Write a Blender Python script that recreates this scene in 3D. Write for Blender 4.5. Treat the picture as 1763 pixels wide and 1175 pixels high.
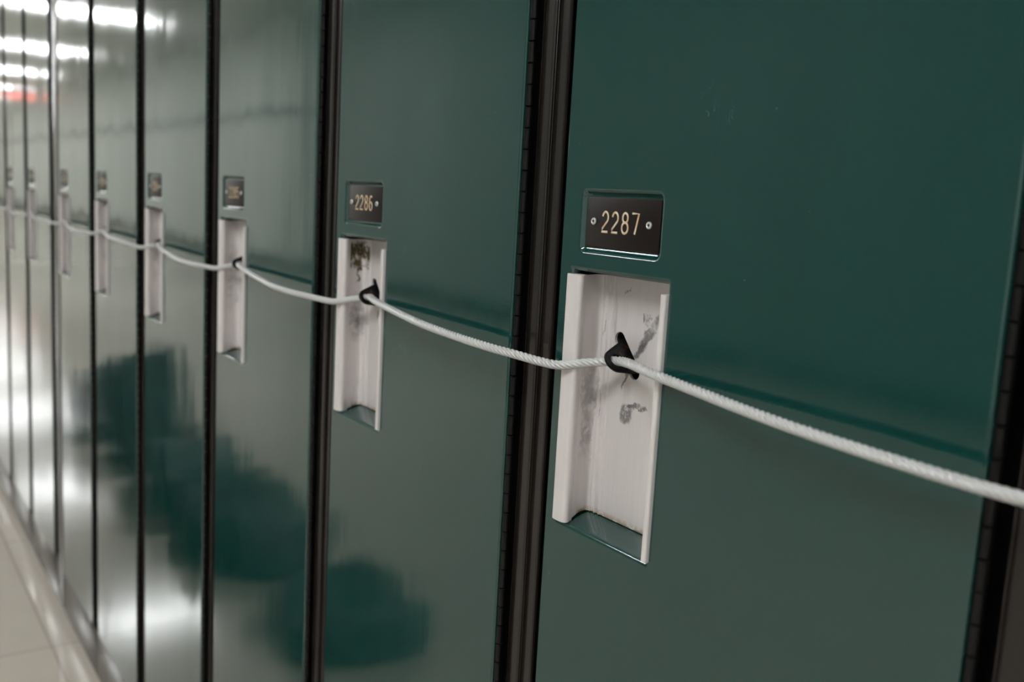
import bpy, bmesh, math, random
from mathutils import Vector, Matrix
random.seed(4)
C = bpy.context.scene.collection
for o in list(bpy.data.objects): bpy.data.objects.remove(o)
scn = bpy.context.scene
ZB = 0.1075                      # bottom of the locker doors above the floor
# ------------------------------------------------------------------ camera
cam = bpy.data.cameras.new('camera'); co = bpy.data.objects.new('camera', cam); C.objects.link(co)
yaw, pit, rol = .96362, .14511, .05517
fw = Vector((-math.sin(yaw)*math.cos(pit), math.cos(yaw)*math.cos(pit), -math.sin(pit)))
rt = Vector((math.cos(yaw), math.sin(yaw), 0)); up = rt.cross(fw)
r2 = rt*math.cos(rol)+up*math.sin(rol); u2 = -rt*math.sin(rol)+up*math.cos(rol)
co.matrix_world = Matrix(((r2.x, u2.x, -fw.x, .44191), (r2.y, u2.y, -fw.y, -.33722), (r2.z, u2.z, -fw.z, .76831+ZB), (0, 0, 0, 1)))
cam.sensor_width = 23.6; cam.sensor_fit = 'HORIZONTAL'; cam.lens = 1681.9/1763*23.6
cam.clip_start = .02; cam.clip_end = 100
cam.dof.use_dof = True; cam.dof.focus_distance = .56; cam.dof.aperture_fstop = 5.6
scn.camera = co
# ------------------------------------------------------------------ light and exposure
w = bpy.data.worlds.new('world'); scn.world = w; w.use_nodes = True
w.node_tree.nodes['Background'].inputs[0].default_value = (.9, .95, 1, 1)
w.node_tree.nodes['Background'].inputs[1].default_value = .02
scn.view_settings.view_transform = 'Standard'; scn.view_settings.look = 'None'
scn.view_settings.gamma = 1; scn.view_settings.exposure = 2.1
scn.view_settings.use_curve_mapping = False
LAMP = 16.0                      # brightness of the fluorescent ceiling lights
# ------------------------------------------------------------------ material helpers
class NT:
    def __init__(s, name):
        s.m = bpy.data.materials.new(name); s.m.use_nodes = True; s.t = s.m.node_tree
        s.b = s.t.nodes['Principled BSDF']; s.out = s.t.nodes['Material Output']
    def n(s, typ, **kw):
        nd = s.t.nodes.new(typ)
        for k, v in kw.items():
            if k.startswith('i_'):
                key = k[2:].replace('_', ' ')
                nd.inputs[int(key) if key.isdigit() else key].default_value = v
            else: setattr(nd, k, v)
        return nd
    def l(s, a, b): s.t.links.new(a, b)
    def pos(s, scale=(1, 1, 1), obj=False):
        c = s.n('ShaderNodeTexCoord').outputs['Object'] if obj else s.n('ShaderNodeNewGeometry').outputs['Position']
        mp = s.n('ShaderNodeMapping'); mp.inputs['Scale'].default_value = scale
        s.l(c, mp.inputs['Vector']); return mp.outputs['Vector']
    def noise(s, vec, scale, detail=3, rough=.5, dist=0):
        nd = s.n('ShaderNodeTexNoise', i_Scale=scale, i_Detail=detail, i_Roughness=rough, i_Distortion=dist)
        s.l(vec, nd.inputs['Vector']); return nd.outputs['Fac']
    def ramp(s, fac, a, b, c0=(0, 0, 0, 1), c1=(1, 1, 1, 1)):
        r = s.n('ShaderNodeValToRGB'); e = r.color_ramp.elements
        e[0].position, e[1].position = a, b; e[0].color, e[1].color = c0, c1
        s.l(fac, r.inputs['Fac']); return r.outputs['Color']
    def math(s, op, a, b=None, clamp=False):
        nd = s.n('ShaderNodeMath', operation=op, use_clamp=clamp)
        for i, v in enumerate((a, b)):
            if v is None: continue
            if isinstance(v, (int, float)): nd.inputs[i].default_value = v
            else: s.l(v, nd.inputs[i])
        return nd.outputs[0]
    def mix(s, f, a, b):
        nd = s.n('ShaderNodeMix', data_type='RGBA')
        for i, v in ((0, f), (6, a), (7, b)):
            if isinstance(v, (int, float)): nd.inputs[i].default_value = v
            elif isinstance(v, tuple): nd.inputs[i].default_value = v if len(v) == 4 else v+(1,)
            else: s.l(v, nd.inputs[i])
        return nd.outputs[2]
    def bump(s, h, dist, strength=1, nrm=None):
        nd = s.n('ShaderNodeBump'); nd.inputs['Distance'].default_value = dist; nd.inputs['Strength'].default_value = strength
        s.l(h, nd.inputs['Height'])
        if nrm: s.l(nrm, nd.inputs['Normal'])
        return nd.outputs['Normal']
    def set(s, **kw):
        for k, v in kw.items():
            key = k.replace('_', ' ')
            if isinstance(v, (int, float)): s.b.inputs[key].default_value = v
            elif isinstance(v, tuple): s.b.inputs[key].default_value = v if len(v) == 4 or key == 'x' else v+(1,)
            else: s.l(v, s.b.inputs[key])
        return s.m

def mat_door():
    t = NT('green_locker_enamel')
    p = t.pos((1, 1, .45)); q = t.pos((1, 1, .12))
    n1 = t.noise(p, 7, 2, .45); n2 = t.noise(q, 26, 3, .55); n3 = t.noise(t.pos(), 1400, 1)
    h = t.bump(n1, .0011, 1.0); h = t.bump(n2, .00015, 1.0, h); h = t.bump(n3, .00002, .5, h)
    wear = t.ramp(t.noise(t.pos((1, 1, .3)), 11, 4, .6), .35, .75)
    col = t.mix(wear, (.0018, .0345, .030), (.0032, .040, .035))
    # fine pale scratches and specks
    sv = t.noise(t.pos((1.6, 1, .5)), 55, 2, .5, 1.2)
    line = t.math('LESS_THAN', t.math('ABSOLUTE', t.math('SUBTRACT', sv, .5)), .0016)
    gate = t.math('GREATER_THAN', t.noise(t.pos(), 23, 1), .69)
    vor = t.n('ShaderNodeTexVoronoi', i_Scale=90); t.l(t.pos(), vor.inputs['Vector'])
    speck = t.math('MULTIPLY', t.math('LESS_THAN', vor.outputs['Distance'], .045), t.math('GREATER_THAN', t.noise(t.pos(), 90, 0), .60))
    mark = t.math('MAXIMUM', t.math('MULTIPLY', line, gate), speck)
    col = t.mix(t.math('MULTIPLY', mark, .24), col, (.20, .28, .25))
    ro = t.ramp(t.noise(t.pos((1, 1, .25)), 14, 4, .6), .3, .8, (.055,)*3+(1,), (.12,)*3+(1,))
    return t.set(Base_Color=col, Roughness=ro, Normal=h, IOR=1.74)
def mat_frame():
    t = NT('dark_brown_frame_enamel')
    n = t.noise(t.pos((1, 1, .2)), 30, 3, .6); h = t.bump(n, .00008, 1)
    col = t.mix(t.ramp(t.noise(t.pos((1, 1, .15)), 60, 4, .6), .3, .7), (.010, .0072, .0062), (.015, .0112, .0098))
    return t.set(Base_Color=col, Roughness=.24, Normal=h)
def mat_alu(kind):
    t = NT('aluminium_'+kind)
    g = t.pos((1, 1, .06)); o = t.pos((1, 1, 1), True)
    draw = t.noise(g, 420, 3, .6)
    col = t.mix(draw, (.62, .575, .57), (.72, .675, .67))
    # long dark rub streaks along the extrusion
    st = t.math('MULTIPLY', t.ramp(t.noise(t.pos((1, 1, .10)), 160, 4, .65), .56, .76), t.ramp(t.noise(t.pos((1, 1, .6)), 30, 3, .6), .48, .66))
    sp = t.n('ShaderNodeSeparateXYZ'); t.l(o, sp.inputs[0]); X, Y, Z = sp.outputs
    col = t.mix(t.math('MULTIPLY', t.math('MULTIPLY', st, .65), t.math('MULTIPLY', t.math('GREATER_THAN', Y, .006), t.math('LESS_THAN', X, .03))), col, (.16, .145, .14))
    Z = t.math('SUBTRACT', Z, ZB); Z0 = Z; inside = t.math('GREATER_THAN', Y, .0045)
    X = t.math('ADD', X, t.math('MULTIPLY', t.math('SUBTRACT', t.noise(t.pos((1, 1, .8)), 190, 3, .6), .5), .007))
    Z = t.math('ADD', Z, t.math('MULTIPLY', t.math('SUBTRACT', t.noise(t.pos((.9, 1.3, 1)), 150, 3, .6), .5), .010))
    grain = t.noise(t.pos(), 330, 4, .7); grain2 = t.noise(t.pos(), 130, 3, .6)
    def blob(cx, cz, rx, rz, ang, soft, g=None, lo=.42, hi=.6):
        dx = t.math('SUBTRACT', X, cx); dz = t.math('SUBTRACT', Z, cz); ca, sa = math.cos(ang), math.sin(ang)
        a = t.math('ADD', t.math('MULTIPLY', dx, ca/rx), t.math('MULTIPLY', dz, sa/rx))
        b = t.math('ADD', t.math('MULTIPLY', dx, -sa/rz), t.math('MULTIPLY', dz, ca/rz))
        d = t.math('ADD', t.math('MULTIPLY', a, a), t.math('MULTIPLY', b, b))
        f = t.math('MULTIPLY', t.math('MULTIPLY', t.math('SUBTRACT', 1.0, d, True), soft, True), inside)
        return t.math('MULTIPLY', f, t.ramp(g or grain2, lo, hi))
    def add(col, f, c): return t.mix(f, col, c)
    if kind == 'rubbed':           # the pocket of 2287: black rub marks around the lock slot
        for a in ((.0575, .700, .0035, .017, -.65, 1.5, None, .3, .55), (.0500, .690, .0022, .009, -.7, 1.4, None, .2, .45),
                  (.0405, .6735, .0008, .009, -.45, 2.5, None, .1, .3), (.0425, .6530,   .0055, .0070, -.5, 1.8, grain, .34, .52),
                  (.0510, .6580, .0095, .0020, .12, 2.2, grain, .28, .48), (.0560, .7080, .0040, .0035, 0, 1.2, grain, .45, .6),
                  (.0520, .7080, .0007, .0028, -.1, 3, None, .1, .2), (.068, .6955, .004, .004, 0, .8, grain, .5, .7)):
            col = add(col, t.math('MULTIPLY', blob(*a), .8), (.10, .095, .095))
        col = add(col, t.math('MULTIPLY', blob(.0375, .7215, .0045, .0004, .6, 1.5, None, 0, .1), .6), (.12, .1, .1))
        for a in ((.0165, .667, .0022, .016, 0, 1.5), (.0165, .640, .0014, .020, 0, 1.0), (.0205, .655, .0008, .010, 0, 1.6), (.0205, .700, .0006, .008, 0, 2.4)):
            col = add(col, t.math('MULTIPLY', blob(*a, None, .25, .55), .48), (.14, .13, .13))
    if kind == 'mouldy':           # the pocket of 2286: olive brown stain at the top, grey rubbing lower down
        for a in ((.0170, .716, .009, .012, 0, 1.8, None, .36, .5), (.0150, .702, .0016, .014, 0, 1.2, None, .36, .5), (.0225, .710, .005, .010, 0, 1.0, grain, .40, .6)):
            col = add(col, blob(*a), (.085, .062, .022))
        for a in ((.0160, .664, .004, .022, 0, 1.0), (.0480, .655, .003, .018, 0, 1.7), (.0440, .672, .002, .010, -.4, 1.3)):
            col = add(col, t.math('MULTIPLY', blob(*a, None, .3, .6), .75), (.13, .125, .125))
    if kind == 'plain':
        for a in ((.0175, .668, .006, .040, 0, 1.0), (.030, .640, .010, .03, 0, .8)):
            col = add(col, t.math('MULTIPLY', blob(*a, None, .40, .7), .5), (.17, .16, .16))
    # rust where the pocket meets its sill
    edge = t.math('SUBTRACT', 1, t.math('DIVIDE', t.math('SUBTRACT', Z0, .5895), .0042), True)
    inner = t.math('GREATER_THAN', Y, .010)
    rust = t.math('MULTIPLY', t.math('MULTIPLY', edge, inner), t.ramp(grain, .38, .52))
    col = t.mix(rust, col, (.34, .17, .07))
    h = t.bump(draw, .00003, .6)
    return t.set(Base_Color=col, Metallic=.25, Roughness=.42, Normal=h)
def simple(name, col, rough=.5, metal=0, var=.15, scale=40, **kw):
    t = NT(name); c2 = tuple(max(0, c*(1-var)) for c in col)
    c = t.mix(t.noise(t.pos(), scale, 3, .6), col, c2)
    return t.set(Base_Color=c, Roughness=rough, Metallic=metal, **kw)
def emitter(name, col, st):
    t = NT(name); t.b.inputs['Emission Color'].default_value = col+(1,); t.b.inputs['Emission Strength'].default_value = st
    return t.set(Base_Color=(.8, .8, .8))
def mat_digits():
    t = NT('engraved_cream_fill')
    c = t.mix(t.ramp(t.noise(t.pos(), 260, 2, .5), .38, .62), (.60, .52, .40), (.54, .33, .17))
    return t.set(Base_Color=c, Roughness=.6)
def mat_hasp():
    t = NT('black_lock_steel')
    f = t.ramp(t.noise(t.pos(), 200, 3, .6), .55, .68)
    return t.set(Base_Color=t.mix(f, (.0035, .0035, .004), (.06, .026, .012)), Roughness=.42, Specular_IOR_Level=.10)
def mat_cable():
    t = NT('clear_coated_steel_rope')
    c = t.mix(t.noise(t.pos(), 500, 2), (.53, .525, .52), (.42, .415, .41))
    return t.set(Base_Color=c, Metallic=.05, Roughness=.38, Coat_Weight=.35, Coat_Roughness=.2)
def mat_floor():
    t = NT('beige_floor_tiles')
    br = t.n('ShaderNodeTexBrick', offset=0.0, i_Scale=1.0)
    br.inputs['Mortar Size'].default_value = .0026; br.inputs['Brick Width'].default_value = .61; br.inputs['Row Height'].default_value = .61
    br.inputs['Mortar Smooth'].default_value = .3; br.inputs['Bias'].default_value = 0
    br.inputs['Color1'].default_value = (.60, .54, .47, 1); br.inputs['Color2'].default_value = (.57, .515, .45, 1); br.inputs['Mortar'].default_value = (.40, .35, .30, 1)
    mp = t.n('ShaderNodeMapping'); mp.inputs['Location'].default_value = (1.44, .037, 0)
    t.l(t.n('ShaderNodeNewGeometry').outputs['Position'], mp.inputs['Vector']); t.l(mp.outputs[0], br.inputs['Vector'])
    c = t.mix(t.math('MULTIPLY', t.noise(t.pos(), 9, 5, .7), .35), br.outputs['Color'], (.40, .35, .30))
    return t.set(Base_Color=c, Roughness=.12, Normal=t.bump(t.noise(t.pos(), 6, 2), .0003, 1))
def mat_wall(name, c1, c2):
    t = NT(name)
    c = t.mix(t.noise(t.pos(), 2.5, 4, .6), c1, c2)
    return t.set(Base_Color=c, Roughness=.6, Normal=t.bump(t.noise(t.pos(), 90, 3), .0008, .6))
M = dict(door=mat_door(), frame=mat_frame(), alu=mat_alu('plain'), alu_rub=mat_alu('rubbed'), alu_mould=mat_alu('mouldy'),
         plate=simple('black_plastic_plate', (.0085, .0036, .0030), .42, 0, .3, 120, Specular_IOR_Level=.28), digits=mat_digits(), hasp=mat_hasp(), cable=mat_cable(),
         rivet=simple('aluminium_rivet', (.62, .62, .62), .3, .6), hole=simple('dark_rivet_centre', (.05, .05, .055), .5),
         hinge=simple('black_hinge_steel', (.005, .0045, .0045), .3, 0, Specular_IOR_Level=.22), inside=simple('locker_interior_shade', (.01, .012, .011), .8),
         floor=mat_floor(), wall=mat_wall('cream_painted_wall', (.80, .82, .78), (.74, .76, .72)), brown_wall=mat_wall('tan_painted_wall', (.36, .30, .24), (.30, .25, .20)), mid_wall=mat_wall('grey_green_painted_wall', (.38, .40, .38), (.33, .35, .33)), dark_wall=mat_wall('dark_green_painted_wall', (.22, .24, .23), (.19, .21, .20)), ceil=mat_wall('white_ceiling_tiles', (.60, .59, .55), (.55, .54, .51)),
         lamp=emitter('fluorescent_diffuser', (.97, 1, 1), LAMP), white=simple('white_lamp_housing', (.7, .7, .68), .4), red=emitter('red_lamp_lens', (1, .10, .06), 4.5),
         fabric=simple('dark_teal_canvas', (.085, .11, .11), .8, 0, .4, 60), fabric2=simple('charcoal_canvas', (.085, .095, .10), .8, 0, .4, 60))
# ------------------------------------------------------------------ mesh helpers
def link(name, bm, mats, parent=None, smooth=True, angle=35):
    me = bpy.data.meshes.new(name)
    bmesh.ops.recalc_face_normals(bm, faces=bm.faces); bm.to_mesh(me); bm.free()
    for m in (mats if isinstance(mats, (list, tuple)) else [mats]): me.materials.append(m)
    if smooth:
        me.shade_smooth(); me.set_sharp_from_angle(angle=math.radians(angle))
    o = bpy.data.objects.new(name, me); C.objects.link(o)
    if parent: o.parent = parent
    return o
def box(bm, x0, x1, y0, y1, z0, z1, bev=0, mi=0):
    vs = [bm.verts.new((x, y, z)) for x in (x0, x1) for y in (y0, y1) for z in (z0, z1)]
    fs = [bm.faces.new([vs[i] for i in f]) for f in ((0, 1, 3, 2), (4, 6, 7, 5), (0, 4, 5, 1), (2, 3, 7, 6), (0, 2, 6, 4), (1, 5, 7, 3))]
    for f in fs: f.material_index = mi
    if bev:
        es = list({e for f in fs for e in f.edges})
        bmesh.ops.bevel(bm, geom=es, offset=bev, segments=3, profile=.5, affect='EDGES')
def rrect(x0, x1, z0, z1, r, n=6):
    out = []
    for cx, cz, a0 in ((x1-r, z1-r, 0), (x0+r, z1-r, 90), (x0+r, z0+r, 180), (x1-r, z0+r, 270)):
        if r < 1e-6: out.append((cx, cz)); continue
        for i in range(n+1):
            a = math.radians(a0+90*i/n); out.append((cx+r*math.cos(a), cz+r*math.sin(a)))
    return out
def ring(bm, pts, y): return [bm.verts.new((x, y, z)) for x, z in pts]
def bridge(bm, a, b, mi=0):
    n = len(a)
    for i in range(n):
        f = bm.faces.new((a[i], a[(i+1) % n], b[(i+1) % n], b[i])); f.material_index = mi
def fill_loops(bm, loops, mi=0):
    es = []
    for lp in loops:
        n = len(lp)
        for i in range(n):
            e = bm.edges.get((lp[i], lp[(i+1) % n])) or bm.edges.new((lp[i], lp[(i+1) % n])); es.append(e)
    r = bmesh.ops.triangle_fill(bm, use_beauty=True, use_dissolve=False, edges=es, normal=(0, -1, 0))
    for g in r['geom']:
        if isinstance(g, bmesh.types.BMFace): g.material_index = mi
def prism(bm, poly, z0, z1, ztop=None, mi=0):
    """poly: closed list of (x,y)"""
    a = [bm.verts.new((x, y, z0)) for x, y in poly]; b = [bm.verts.new((x, y, z1)) for x, y in poly]
    bridge(bm, a, b, mi)
    bm.faces.new(a).material_index = mi; bm.faces.new(b).material_index = mi
def sweep(bm, pts, rad, n=8, squash=1.0, lobes=0, amp=0, pitch=.02, cap=True, mi=0):
    pts = [Vector(p) for p in pts]; rings = []; s = 0; N = Vector((0, 0, 1))
    for i, p in enumerate(pts):
        t = (pts[min(i+1, len(pts)-1)]-pts[max(i-1, 0)]).normalized()
        if i: s += (pts[i]-pts[i-1]).length
        A = (N-t*N.dot(t))
        A = A.normalized() if A.length > 1e-4 else Vector((1, 0, 0))
        N = A if lobes == 0 else N
        B = t.cross(A); rg = []
        for k in range(n):
            th = 2*math.pi*k/n+(2*math.pi*s/pitch if lobes else 0)
            r = rad*(1+amp*(abs(math.cos(lobes*math.pi*k/n))-.6)) if lobes else rad
            v = A*math.cos(th)*r+B*math.sin(th)*r
            if squash != 1: v.y *= squash
            rg.append(bm.verts.new(p+v))
        rings.append(rg)
    for a, b in zip(rings, rings[1:]): bridge(bm, a, b, mi)
    if cap:
        bm.faces.new(rings[0]).material_index = mi; bm.faces.new(rings[-1]).material_index = mi
def flat_sharp(me):
    bm = bmesh.new(); bm.from_mesh(me)
    for e in bm.edges:
        if len(e.link_faces) == 2:
            a, b = (abs(f.normal.y) > .99999 for f in e.link_faces)
            if a != b: e.smooth = False
    bm.to_mesh(me); bm.free()
def tag(o, label, cat, group=None, kind=None):
    if label: o['label'] = label
    if cat: o['category'] = cat
    if group: o['group'] = group
    if kind: o['kind'] = kind
    return o
def empty(name, loc, rz=0):
    o = bpy.data.objects.new(name, None); o.empty_display_size = .05; C.objects.link(o); o.location = loc; o.rotation_euler.z = rz; return o
def struct(name, bm, m): o = link(name, bm, m, smooth=False); o['kind'] = 'structure'; return o
# ------------------------------------------------------------------ the corridor
X0, X1, YW, YO, H = -34, 9, .42, -3.66, 2.61
def plane_box(name, m, *a):
    bm = bmesh.new(); box(bm, *a); return struct(name, bm, m)
plane_box('floor', M['floor'], X0, X1, YO-.1, YW+.1, -.1, 0)
plane_box('ceiling', M['ceil'], X0, X1, YO-.1, YW+.1, H, H+.1)
plane_box('wall_behind_lockers', M['wall'], X0, X1, YW, YW+.1, 0, H)
plane_box('wall_opposite', M['wall'], X0, -9.2, YO-.1, YO, 0, H)
plane_box('wall_opposite_middle', M['mid_wall'], -9.2, -5.2, YO-.1, YO, 0, H)
plane_box('wall_opposite_near', M['dark_wall'], -5.2, 0.5, YO-.1, YO, 0, H)
plane_box('wall_opposite_right', M['wall'], 0.5, X1, YO-.1, YO, 0, H)
plane_box('wall_far_end', M['brown_wall'], X0-.1, X0, YO-.1, YW+.1, 0, H)
plane_box('wall_near_end', M['wall'], X1, X1+.1, YO-.1, YW+.1, 0, H)
plane_box('trim_1', M['frame'], X0, -9.2, YO, YO+.02, 1.53+ZB, 1.575+ZB)
plane_box('baseboard_opposite', M['frame'], X0, X1, YO, YO+.012, 0, .10)
# ceiling lights, one every few metres across the corridor
lx = [-18.5+3.8*i for i in range(-4, 7)]
for i, x in enumerate(lx):
    t = empty('ceiling_light', (x, -1.83, H))
    tag(t, 'fluorescent ceiling light with white housing, set across the corridor', 'ceiling light', 'fluorescent lights along the corridor ceiling')
    bm = bmesh.new(); box(bm, -.17, .17, -.63, .63, -.05, -.001, .006); link('lamp_housing', bm, M['white'], t)
    bm = bmesh.new(); box(bm, -.11, .11, -.60, .60, -.062, -.049, .004); link('diffuser', bm, M['lamp'], t)
t = empty('emergency_lamp', (-22.0, -2.75, 2.38)); tag(t, 'small red emergency lamp high at the far end of the corridor', 'lamp')
bm = bmesh.new(); box(bm, -.04, .04, -.045, .045, -.05, .05, .01); link('lens', bm, M['red'], t)
bm = bmesh.new(); box(bm, -.06, -.035, -.08, .08, -.08, .08, .008); box(bm, -.02, .0, -.01, .01, .06, H-2.38-.001); link('bracket', bm, M['white'], t)
# dark bags left on the floor a step away from the lockers
def build_bag(L_, D_, H_, seed, sub=14):
    bm = bmesh.new(); bmesh.ops.create_cube(bm, size=1)
    bmesh.ops.subdivide_edges(bm, edges=bm.edges[:], cuts=sub, use_grid_fill=True)
    from mathutils import noise
    for v in bm.verts:
        c = v.co.copy(); r = (abs(2*c.x)**4+abs(2*c.y)**4+abs(2*c.z)**4)**.25
        c = c/r*1.0; c = Vector((c.x*L_, c.y*D_, (c.z+.5)*H_))
        n = noise.noise_vector(Vector((c.x*9+seed, c.y*9, c.z*9)))*.03+noise.noise_vector(Vector((c.x*30, c.y*30+seed, c.z*30)))*.008
        n.z *= min(1, c.z/H_*2); c += n; c.z += max(0, c.z/H_-.6)*.16*noise.noise(Vector((c.x*16+seed, c.y*5, seed))); c.z = max(c.z, 0); v.co = c
    if H_ > .3:
        for v in bm.verts: v.co.x = v.co.x*(1.15-.85*v.co.z/H_); v.co.x += .02*v.co.z/H_
    return bm
def bag(name, x, y, L_, D_, H_, rz, seed, mat, label, cat):
    t = empty(name, (x, y, 0), rz); tag(t, label, cat)
    link('body', build_bag(L_, D_, H_, seed), mat, t)
    bm = bmesh.new()
    pts = [(-L_*.22, -D_*.1, H_*.93)]+[(-L_*.22+L_*.44*i/10, -D_*.1, H_*.93+.07*math.sin(math.pi*i/10)) for i in range(1, 10)]+[(L_*.22, -D_*.1, H_*.93)]
    sweep(bm, pts, .012, 8, .5); link('handle', bm, M['fabric2'], t)
bag('duffel_bag', -1.25, -.47, .34, .26, .085, .10, 1.3, M['fabric'], 'dark duffel bag on the floor tiles, first of the line of bags from the camera', 'bag')
bag('duffel_bag', -1.75, -.46, .42, .26, .135, -.07, 5.1, M['fabric2'], 'charcoal duffel bag on the floor, second of the line of bags from the camera', 'bag')
bag('duffel_bag', -2.22, -.46, .46, .26, .145, .06, 7.7, M['fabric'], 'dark duffel bag on the floor in front of the upright backpack', 'bag')
bag('backpack', -2.66, -.44, .30, .22, .33, .05, 9.7, M['fabric'], 'dark backpack standing upright on the floor tiles', 'backpack')
bag('duffel_bag', -3.12, -.44, .42, .24, .19, .04, 3.3, M['fabric2'], 'charcoal duffel bag on the floor beyond the upright backpack', 'bag')
# ------------------------------------------------------------------ one locker
P = .305; W = .2593; DH = 1.52
LX0, LX1 = -.0228, .2822                 # locker side edges
HX0, HX1, HZ0, HZ1 = .0118, .0885, .5862, .7306      # opening for the recessed handle
def build_frame():
    bm = bmesh.new(); zt = ZB+DH; yf = .004
    for a, b in ((LX0+.0006, -.0093), (.2686, LX1-.0006)):
        r = .0016; poly = []
        for cx, cy, a0 in ((b-r, yf+r, 270), (b-r, .030, None), (a+r, .030, None), (a+r, yf+r, 180)):
            if a0 is None: poly.append((cx+(r if cx > (a+b)/2 else -r), cy)); continue
            for i in range(5):
                an = math.radians(a0+90*(1-i/4 if a0 == 270 else 1-i/4)); poly.append((cx+r*math.cos(an), cy+r*math.sin(an)))
        prism(bm, poly, .024, zt+.045)
    # thin raised bead down the middle of the joint side of each stile
    sweep(bm, [(-.0102, yf+.0006, ZB-.004), (-.0102, yf+.0006, zt)], .0009, 8)
    # bottom and top rails, plate added behind the toe gap to keep it dark
    box(bm, LX0+.001, LX1-.001, .034, .036, 0, .09)
    box(bm, LX0+.0003, LX1-.0003, yf-.0006, .024, .020, ZB-.004, .0010); box(bm, -.0093, .2686, yf, .024, zt+.004, zt+.045, .0012)
    # strike strips behind the door edges, body sheets
    box(bm, -.0093, .012, .022, .024, ZB-.004, zt+.004); box(bm, .250, .2686, .022, .024, ZB-.004, zt+.004)
    box(bm, -.0093, .2686, .022, .024, ZB-.004, ZB+.02); box(bm, -.0093, .2686, .022, .024, zt-.02, zt+.004)
    box(bm, LX0+.0006, LX0+.002, .030, .40, .02, zt+.045); box(bm, LX1-.002, LX1-.0006, .030, .40, .02, zt+.045)
    box(bm, LX0+.002, LX1-.002, .398, .40, .02, zt+.045); box(bm, LX0+.002, LX1-.002, .024, .398, zt+.043, zt+.045)
    box(bm, LX0+.002, LX1-.002, .024, .398, .09, .0915)
    return bm
def build_door():
    bm = bmesh.new(); z0, z1 = ZB, ZB+DH
    def rect(i): return rrect(i, W-i, z0+i, z1-i, max(.0016-i, .0002), 3)
    prev = None; first = None
    for i, y in ((.0013, 0), (.0009, .00012), (.0004, .0005), (.0001, .0011), (0, .0018), (0, .0155)):
        rg = ring(bm, rect(i), y)
        if prev: bridge(bm, prev, rg)
        else: first = rg
        prev = rg
    back = ring(bm, rrect(.012, W-.012, z0+.012, z1-.012, .0002, 3), .0155); bridge(bm, prev, back)
    # recess for the number plate
    e = []
    for i, y in ((-.0004, 0), (.0002, .0001), (.0008, .0004), (.0014, .0010), (.0019, .0016), (.0024, .0020), (.0029, .00225), (.0034, .0024)):
        e.append(ring(bm, rrect(.0160+i, .0815-i, ZB+.7405+i, ZB+.7755-i, .0040-i*.8, 6), y))
    for a, b in zip(e, e[1:]): bridge(bm, a, b)
    bm.faces.new(e[-1])
    # opening for the handle: rounded rim, then a box sunk into the door
    h = []
    for i, y in ((-.0024, 0), (-.0018, .0001), (-.0012, .0004), (-.0006, .0009), (-.0002, .0017), (0, .0028)):
        h.append(ring(bm, rrect(HX0+i, HX1-i, ZB+HZ0+i, ZB+HZ1-i, .0022, 4), y))
    sill = []
    for v in h[-1]:
        z = v.co.z+(.0045 if v.co.z < ZB+.65 else 0); sill.append(bm.verts.new((v.co.x, .024, z)))
    h.append(sill)
    for a, b in zip(h, h[1:]): bridge(bm, a, b)
    fill_loops(bm, [first, e[0], h[0]])
    return bm
def build_hinge():
    bm = bmesh.new(); z = ZB+.01; pitch = .0125; r = .0023; cx, cy = W+.0017, .0034
    while z < ZB+DH-.02:
        prof = ((z+.0002, r*.80), (z+.0006, r), (z+pitch-.0006, r), (z+pitch-.0002, r*.80)); prev = None
        for zz, rr in prof:
            rg = [bm.verts.new((cx+rr*math.cos(2*math.pi*k/12), cy+rr*math.sin(2*math.pi*k/12), zz)) for k in range(12)]
            if prev: bridge(bm, prev, rg)
            else: bm.faces.new(rg)
            prev = rg
        bm.faces.new(prev); z += pitch
    box(bm, W+.0012, W+.0026, cy+.001, .021, ZB+.01, ZB+DH-.02)
    return bm
YB = .0195
def arc(cx, cy, rx, ry, a0, a1, n): return [(cx+rx*math.cos(math.radians(a0+(a1-a0)*i/n)), cy+ry*math.sin(math.radians(a0+(a1-a0)*i/n))) for i in range(n+1)]
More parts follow.
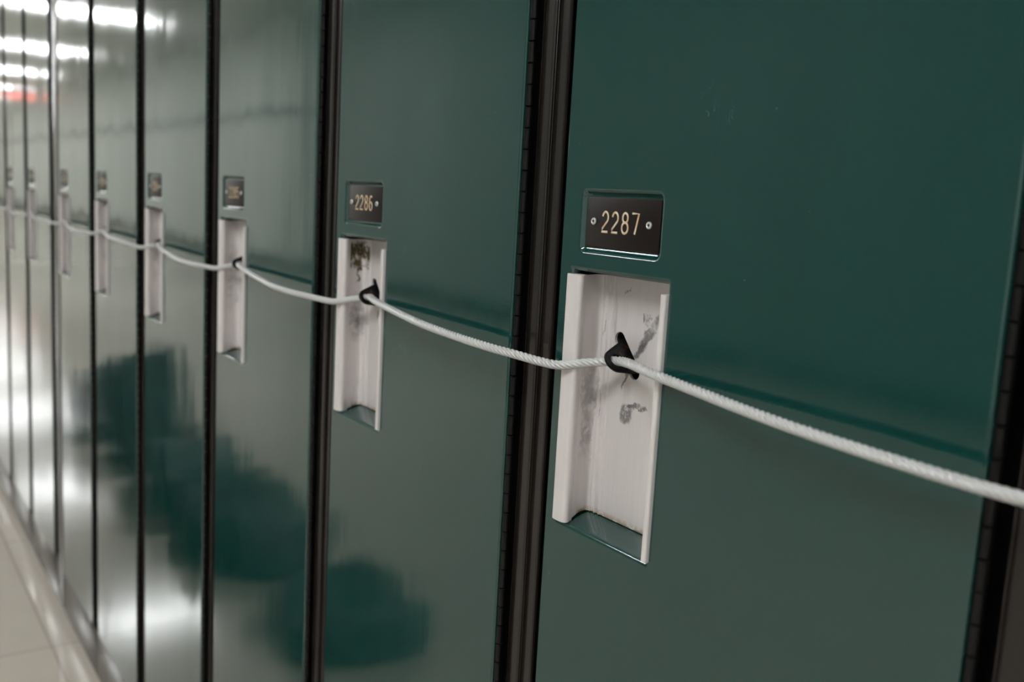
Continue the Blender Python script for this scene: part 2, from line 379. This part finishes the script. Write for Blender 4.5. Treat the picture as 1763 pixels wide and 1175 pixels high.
def build_pocket():
    bm = bmesh.new(); z0, z1 = ZB+.5868, ZB+.7285; zi = ZB+.5903
    # grip ridge on the left: a rounded nose that curls back under itself
    nose = [(.0100, .0012)]+arc(.0118, -.0006, .0022, .0022, 180, 270, 6)+[(.0150, -.0032), (.0175, -.0031)]+arc(.0188, -.0002, .0030, .0028, 275, 400, 8)+[(.0192, .0048), (.0180, .0060), (.0120, .0060)]
    prism(bm, nose, z0, z1)
    # thin front lip on the right
    lip = [(.0864, YB), (.0864, -.0006)]+arc(.0875, -.0014, .0011, .0011, 180, 270, 4)+arc(.0889, -.0014, .0011, .0011, 270, 360, 4)+[(.0900, .0010), (.0880, .0010), (.0872, YB)]
    prism(bm, lip, z0, z1-.0034)
    # concave inner wall, with two fine extruded ribs, running into the back panel
    prof = [(.0192, .0046), (.0181, .0072), (.0170, .0098), (.0163, .0122), (.0160, .0146), (.0163, .0166), (.0170, .0180), (.0178, .0186),
            (.0182, .0182), (.0188, .0182), (.0192, .0190), (.0214, YB+.0002), (.0219, YB-.0010), (.0226, YB-.0010), (.0231, YB+.0001), (.0252, YB+.0001), (.0256, YB-.0007), (.0262, YB-.0007), (.0266, YB)]
    a = [bm.verts.new((x, y, zi-(.0035*max(0, 1-y/.016)))) for x, y in prof]; b = [bm.verts.new((x, y, z1)) for x, y in prof]
    for i in range(len(prof)-1): bm.faces.new((a[i], a[i+1], b[i+1], b[i]))
    # back panel with the slanted slot
    c = bm.verts.new((.0860, YB, zi)); d = bm.verts.new((.0860, YB, z1))
    A, B, r = Vector((.0335, ZB+.6940)), Vector((.0475, ZB+.6775)), .0041
    th = math.atan2((A-B).y, (A-B).x); slot = []
    for k in range(13): slot.append((A.x+r*math.cos(th-math.pi/2+math.pi*k/12), A.y+r*math.sin(th-math.pi/2+math.pi*k/12)))
    for k in range(13): slot.append((B.x+r*math.cos(th+math.pi/2+math.pi*k/12), B.y+r*math.sin(th+math.pi/2+math.pi*k/12)))
    s0 = ring(bm, slot, YB); s1 = ring(bm, slot, YB+.0015); bridge(bm, s0, s1)
    fill_loops(bm, [[a[-1], c, d, b[-1]], s0])
    # near-black cup added behind the slot, its colour standing in for interior shade
    cup0 = ring(bm, slot, YB+.0016); cup1 = ring(bm, slot, YB+.026); bridge(bm, cup0, cup1, 1); bm.faces.new(cup1).material_index = 1
    return bm
HOLE = Vector((.0438, .0085, ZB+.6838))
def build_hasp():
    bm = bmesh.new(); base = Vector((.0405, YB+.010, ZB+.6858)); s = Vector((.66, 0, -.75)).normalized(); o = (HOLE-base).normalized()
    nrm = s.cross(o).normalized(); s = o.cross(nrm).normalized() if s.dot(o.cross(nrm)) > 0 else -o.cross(nrm).normalized()
    L = (HOLE-base).length; R = .0070; out = [(-.0135, 0)]
    for k in range(15):
        a = math.radians(164-148*k/14); out.append((R*math.cos(a), L+R*math.sin(a)))
    out.append((.0135, 0)); hole = [(.0036*math.cos(2*math.pi*k/18), L+.0036*math.sin(2*math.pi*k/18)) for k in range(18)]
    def put(p, h): return bm.verts.new(base+s*p[0]+o*p[1]+nrm*h)
    lay = {}
    for h in (-.0011, -.0007, .0007, .0011):
        q = .0004 if abs(h) > .001 else 0
        lay[h] = ([put((x*(1-q/.0063), y-(q if y > L*.5 else 0)), h) for x, y in out], [put((x*(1+q/.0036), L+(y-L)*(1+q/.0036)), h) for x, y in hole])
    ks = sorted(lay)
    for a, b in zip(ks, ks[1:]):
        bridge(bm, lay[a][0], lay[b][0]); bridge(bm, lay[a][1], lay[b][1])
    for h in (ks[0], ks[-1]):
        es = []
        for lp in lay[h]:
            for i in range(len(lp)): es.append(bm.edges.get((lp[i], lp[(i+1) % len(lp)])))
        bmesh.ops.triangle_fill(bm, use_beauty=True, edges=es, normal=nrm)
    return bm
def A_(cx, cy, rx, ry, a0, a1, n=10): return arc(cx, cy, rx, ry, a0, a1, n)
DIG = {
 '0': [A_(.5, .68, .42, .32, 0, 180)+A_(.5, .32, .42, .32, 180, 360)+[(.92, .68)]],
 '1': [[(.25, .8), (.55, 1), (.55, 0)]],
 '2': [A_(.5, .72, .40, .28, 170, -35)+[(.12, .16), (.06, 0), (.92, 0)]],
 '3': [A_(.48, .75, .40, .25, 160, -90)+A_(.48, .26, .44, .26, 90, -160)],
 '4': [[(.75, 0), (.75, 1), (.08, .28), (.95, .28)]],
 '5': [[(.85, 1), (.18, 1), (.12, .55)]+A_(.48, .32, .42, .32, 120, -150)],
 '6': [[(.78, .92)]+A_(.52, .66, .40, .34, 60, 180, 8)+A_(.50, .29, .40, .29, 180, 540, 18)],
 '7': [[(.05, 1), (.95, 1), (.48, 0)]],
 '8': [A_(.5, .76, .36, .24, 270, -90, 18), A_(.5, .27, .43, .27, 90, 450, 18)],
 '9': [A_(.5, .71, .40, .29, 0, 360, 18)+[(.9, .34)]+A_(.5, .34, .40, .34, 0, -120, 8)],
}
PX0, PX1, PZ0, PZ1 = .0206, .0790, .7446, .7716
def build_plate():
    bm = bmesh.new(); box(bm, PX0, PX1, .0008, .0026, ZB+PZ0, ZB+PZ1, .0005); return bm
def build_rivet(x):
    bm = bmesh.new(); z = ZB+.7584; prev = None
    for r, y, mi in ((.0019, .0010, 0), (.0019, .0003, 0), (.0016, -.0001, 0), (.0012, -.0002, 0), (.0008, .0001, 0), (.0006, .0006, 1)):
        rg = [bm.verts.new((x+r*math.cos(2*math.pi*k/16), y, z+r*math.sin(2*math.pi*k/16))) for k in range(16)]
        if prev: bridge(bm, prev, rg, mi)
        prev = rg
    bm.faces.new(prev).material_index = 1
    return bm
def build_digits(num):
    bm = bmesh.new(); hh, ww, step = .0106, .0056, .0080
    for i, ch in enumerate(str(num)):
        x0 = .0337+i*step; z0 = ZB+.7532
        for pl in DIG[ch]: sweep(bm, [(x0+u*ww, .0007, z0+v*hh) for u, v in pl], .00063, 8, .35)
    return bm
K_FIRST, K_LAST = -11, 2
meshes = {}
def shared(name, bm_fn, mats, parent, key=None):
    key = key or name
    if key not in meshes: o = link(name, bm_fn(), mats, parent); meshes[key] = o.data; return o
    o = bpy.data.objects.new(name, meshes[key]); C.objects.link(o); o.parent = parent; return o
def locker_x(k): return k*P-(.052 if k <= -6 else 0)
names = {0: 'green metal locker numbered 2287, nearest of the row, white cable through its black hasp',
         -1: 'green metal locker numbered 2286, olive brown stain at the top of its handle recess',
         -2: 'green metal locker just left of 2286, its plate number blurred',
         1: 'green metal locker right of 2287, only its dark frame edge in view',
         2: 'green metal locker two to the right of 2287, outside the picture',
         -3: 'green metal locker two to the left of 2286, tan digits a blur',
         -4: 'green metal locker three to the left of 2286, ceiling light glare near its top',
         -5: 'green metal locker directly right of the brown filler strip',
         -6: 'green metal locker directly left of the brown filler strip',
         -7: 'green metal locker second to the left of the brown filler strip',
         -8: 'green metal locker third left of the brown filler strip, at the picture edge',
         -9: 'green metal locker fourth left of the brown filler strip', -10: 'green metal locker fifth left of the brown filler strip', -11: 'green metal locker last of the row, farthest left'}
for k in range(K_LAST, K_FIRST-1, -1):
    t = empty('locker', (locker_x(k), 0, 0)); tag(t, names[k], 'locker', 'green lockers in a row')
    shared('frame', build_frame, M['frame'], t)
    d = shared('door', build_door, M['door'], t); flat_sharp(d.data) if k == K_LAST else None
    shared('hinge', build_hinge, M['hinge'], d)
    mk = {0: 'alu_rub', -1: 'alu_mould'}.get(k, 'alu')
    h = shared('handle_recess', build_pocket, [M[mk], M['inside']], t, 'pocket'+mk)
    shared('lock_hasp', build_hasp, M['hasp'], h)
    p = shared('number_plate', build_plate, M['plate'], t)
    for q, x in enumerate((.0270, .0712)): shared('rivet', lambda: build_rivet(x), [M['rivet'], M['hole']], p, 'rivet%d' % q)
    link('digits', build_digits(2287+k), M['digits'], p)
# filler strip between the two banks
bm = bmesh.new(); x1 = locker_x(-5)+LX0; x0 = locker_x(-6)+LX1
box(bm, x0+.0006, x1-.0006, .0025, .03, .024, ZB+DH+.045, .0015)
tag(link('filler_strip', bm, M['frame']), 'dark brown metal filler strip between two banks of lockers, running down over the base', 'filler strip')
# ------------------------------------------------------------------ the cable threaded through every hasp
def catmull(P_, step):
    out = []
    for i in range(len(P_)-1):
        p0, p1, p2, p3 = P_[max(i-1, 0)], P_[i], P_[i+1], P_[min(i+2, len(P_)-1)]
        n = max(2, int((p2-p1).length/step))
        for j in range(n):
            u = j/n; out.append(.5*((2*p1)+(p2-p0)*u+(2*p0-5*p1+4*p2-p3)*u*u+(3*p1-p0-3*p2+p3)*u**3))
    out.append(P_[-1]); return out
def cable_path():
    pts = []
    for k in range(K_FIRST, K_LAST+1):
        x = locker_x(k); r = random.Random(k+50); j = r.uniform(-.003, .002) if k not in (0, -1) else 0; s = r.uniform(-.004, .004) if k not in (0, -1) else 0
        nx = locker_x(k+1)-x-P                    # wider step at the filler strip
        for px, py, pz in ((.0300, .0025, .6810), (.0438, .0085, .6838), (.0560, .0055, .6852), (.0720, -.0010, .6860), (.0885, -.0060, .6858),
                           (.130, -.0125, .6842), (.180, -.0185, .6822), (.225, -.0205+s, .6808+j), (.265, -.0195+s, .6796+j), (.288+nx, -.0142+s*.5, .6783+j*.6), (.3050+nx, -.0098, .6771), (.3200+nx, -.0062, .6774)):
            if k == K_LAST and px > .1: continue
            pts.append(Vector((x+px, py, ZB+pz)))
    return pts
bm = bmesh.new(); sweep(bm, catmull(cable_path(), .0011), .00245, 36, 1, 6, .22, .020)
tag(link('steel_cable', bm, M['cable'], angle=80), 'pale clear-coated steel cable threaded through the hasps of all the lockers', 'cable')
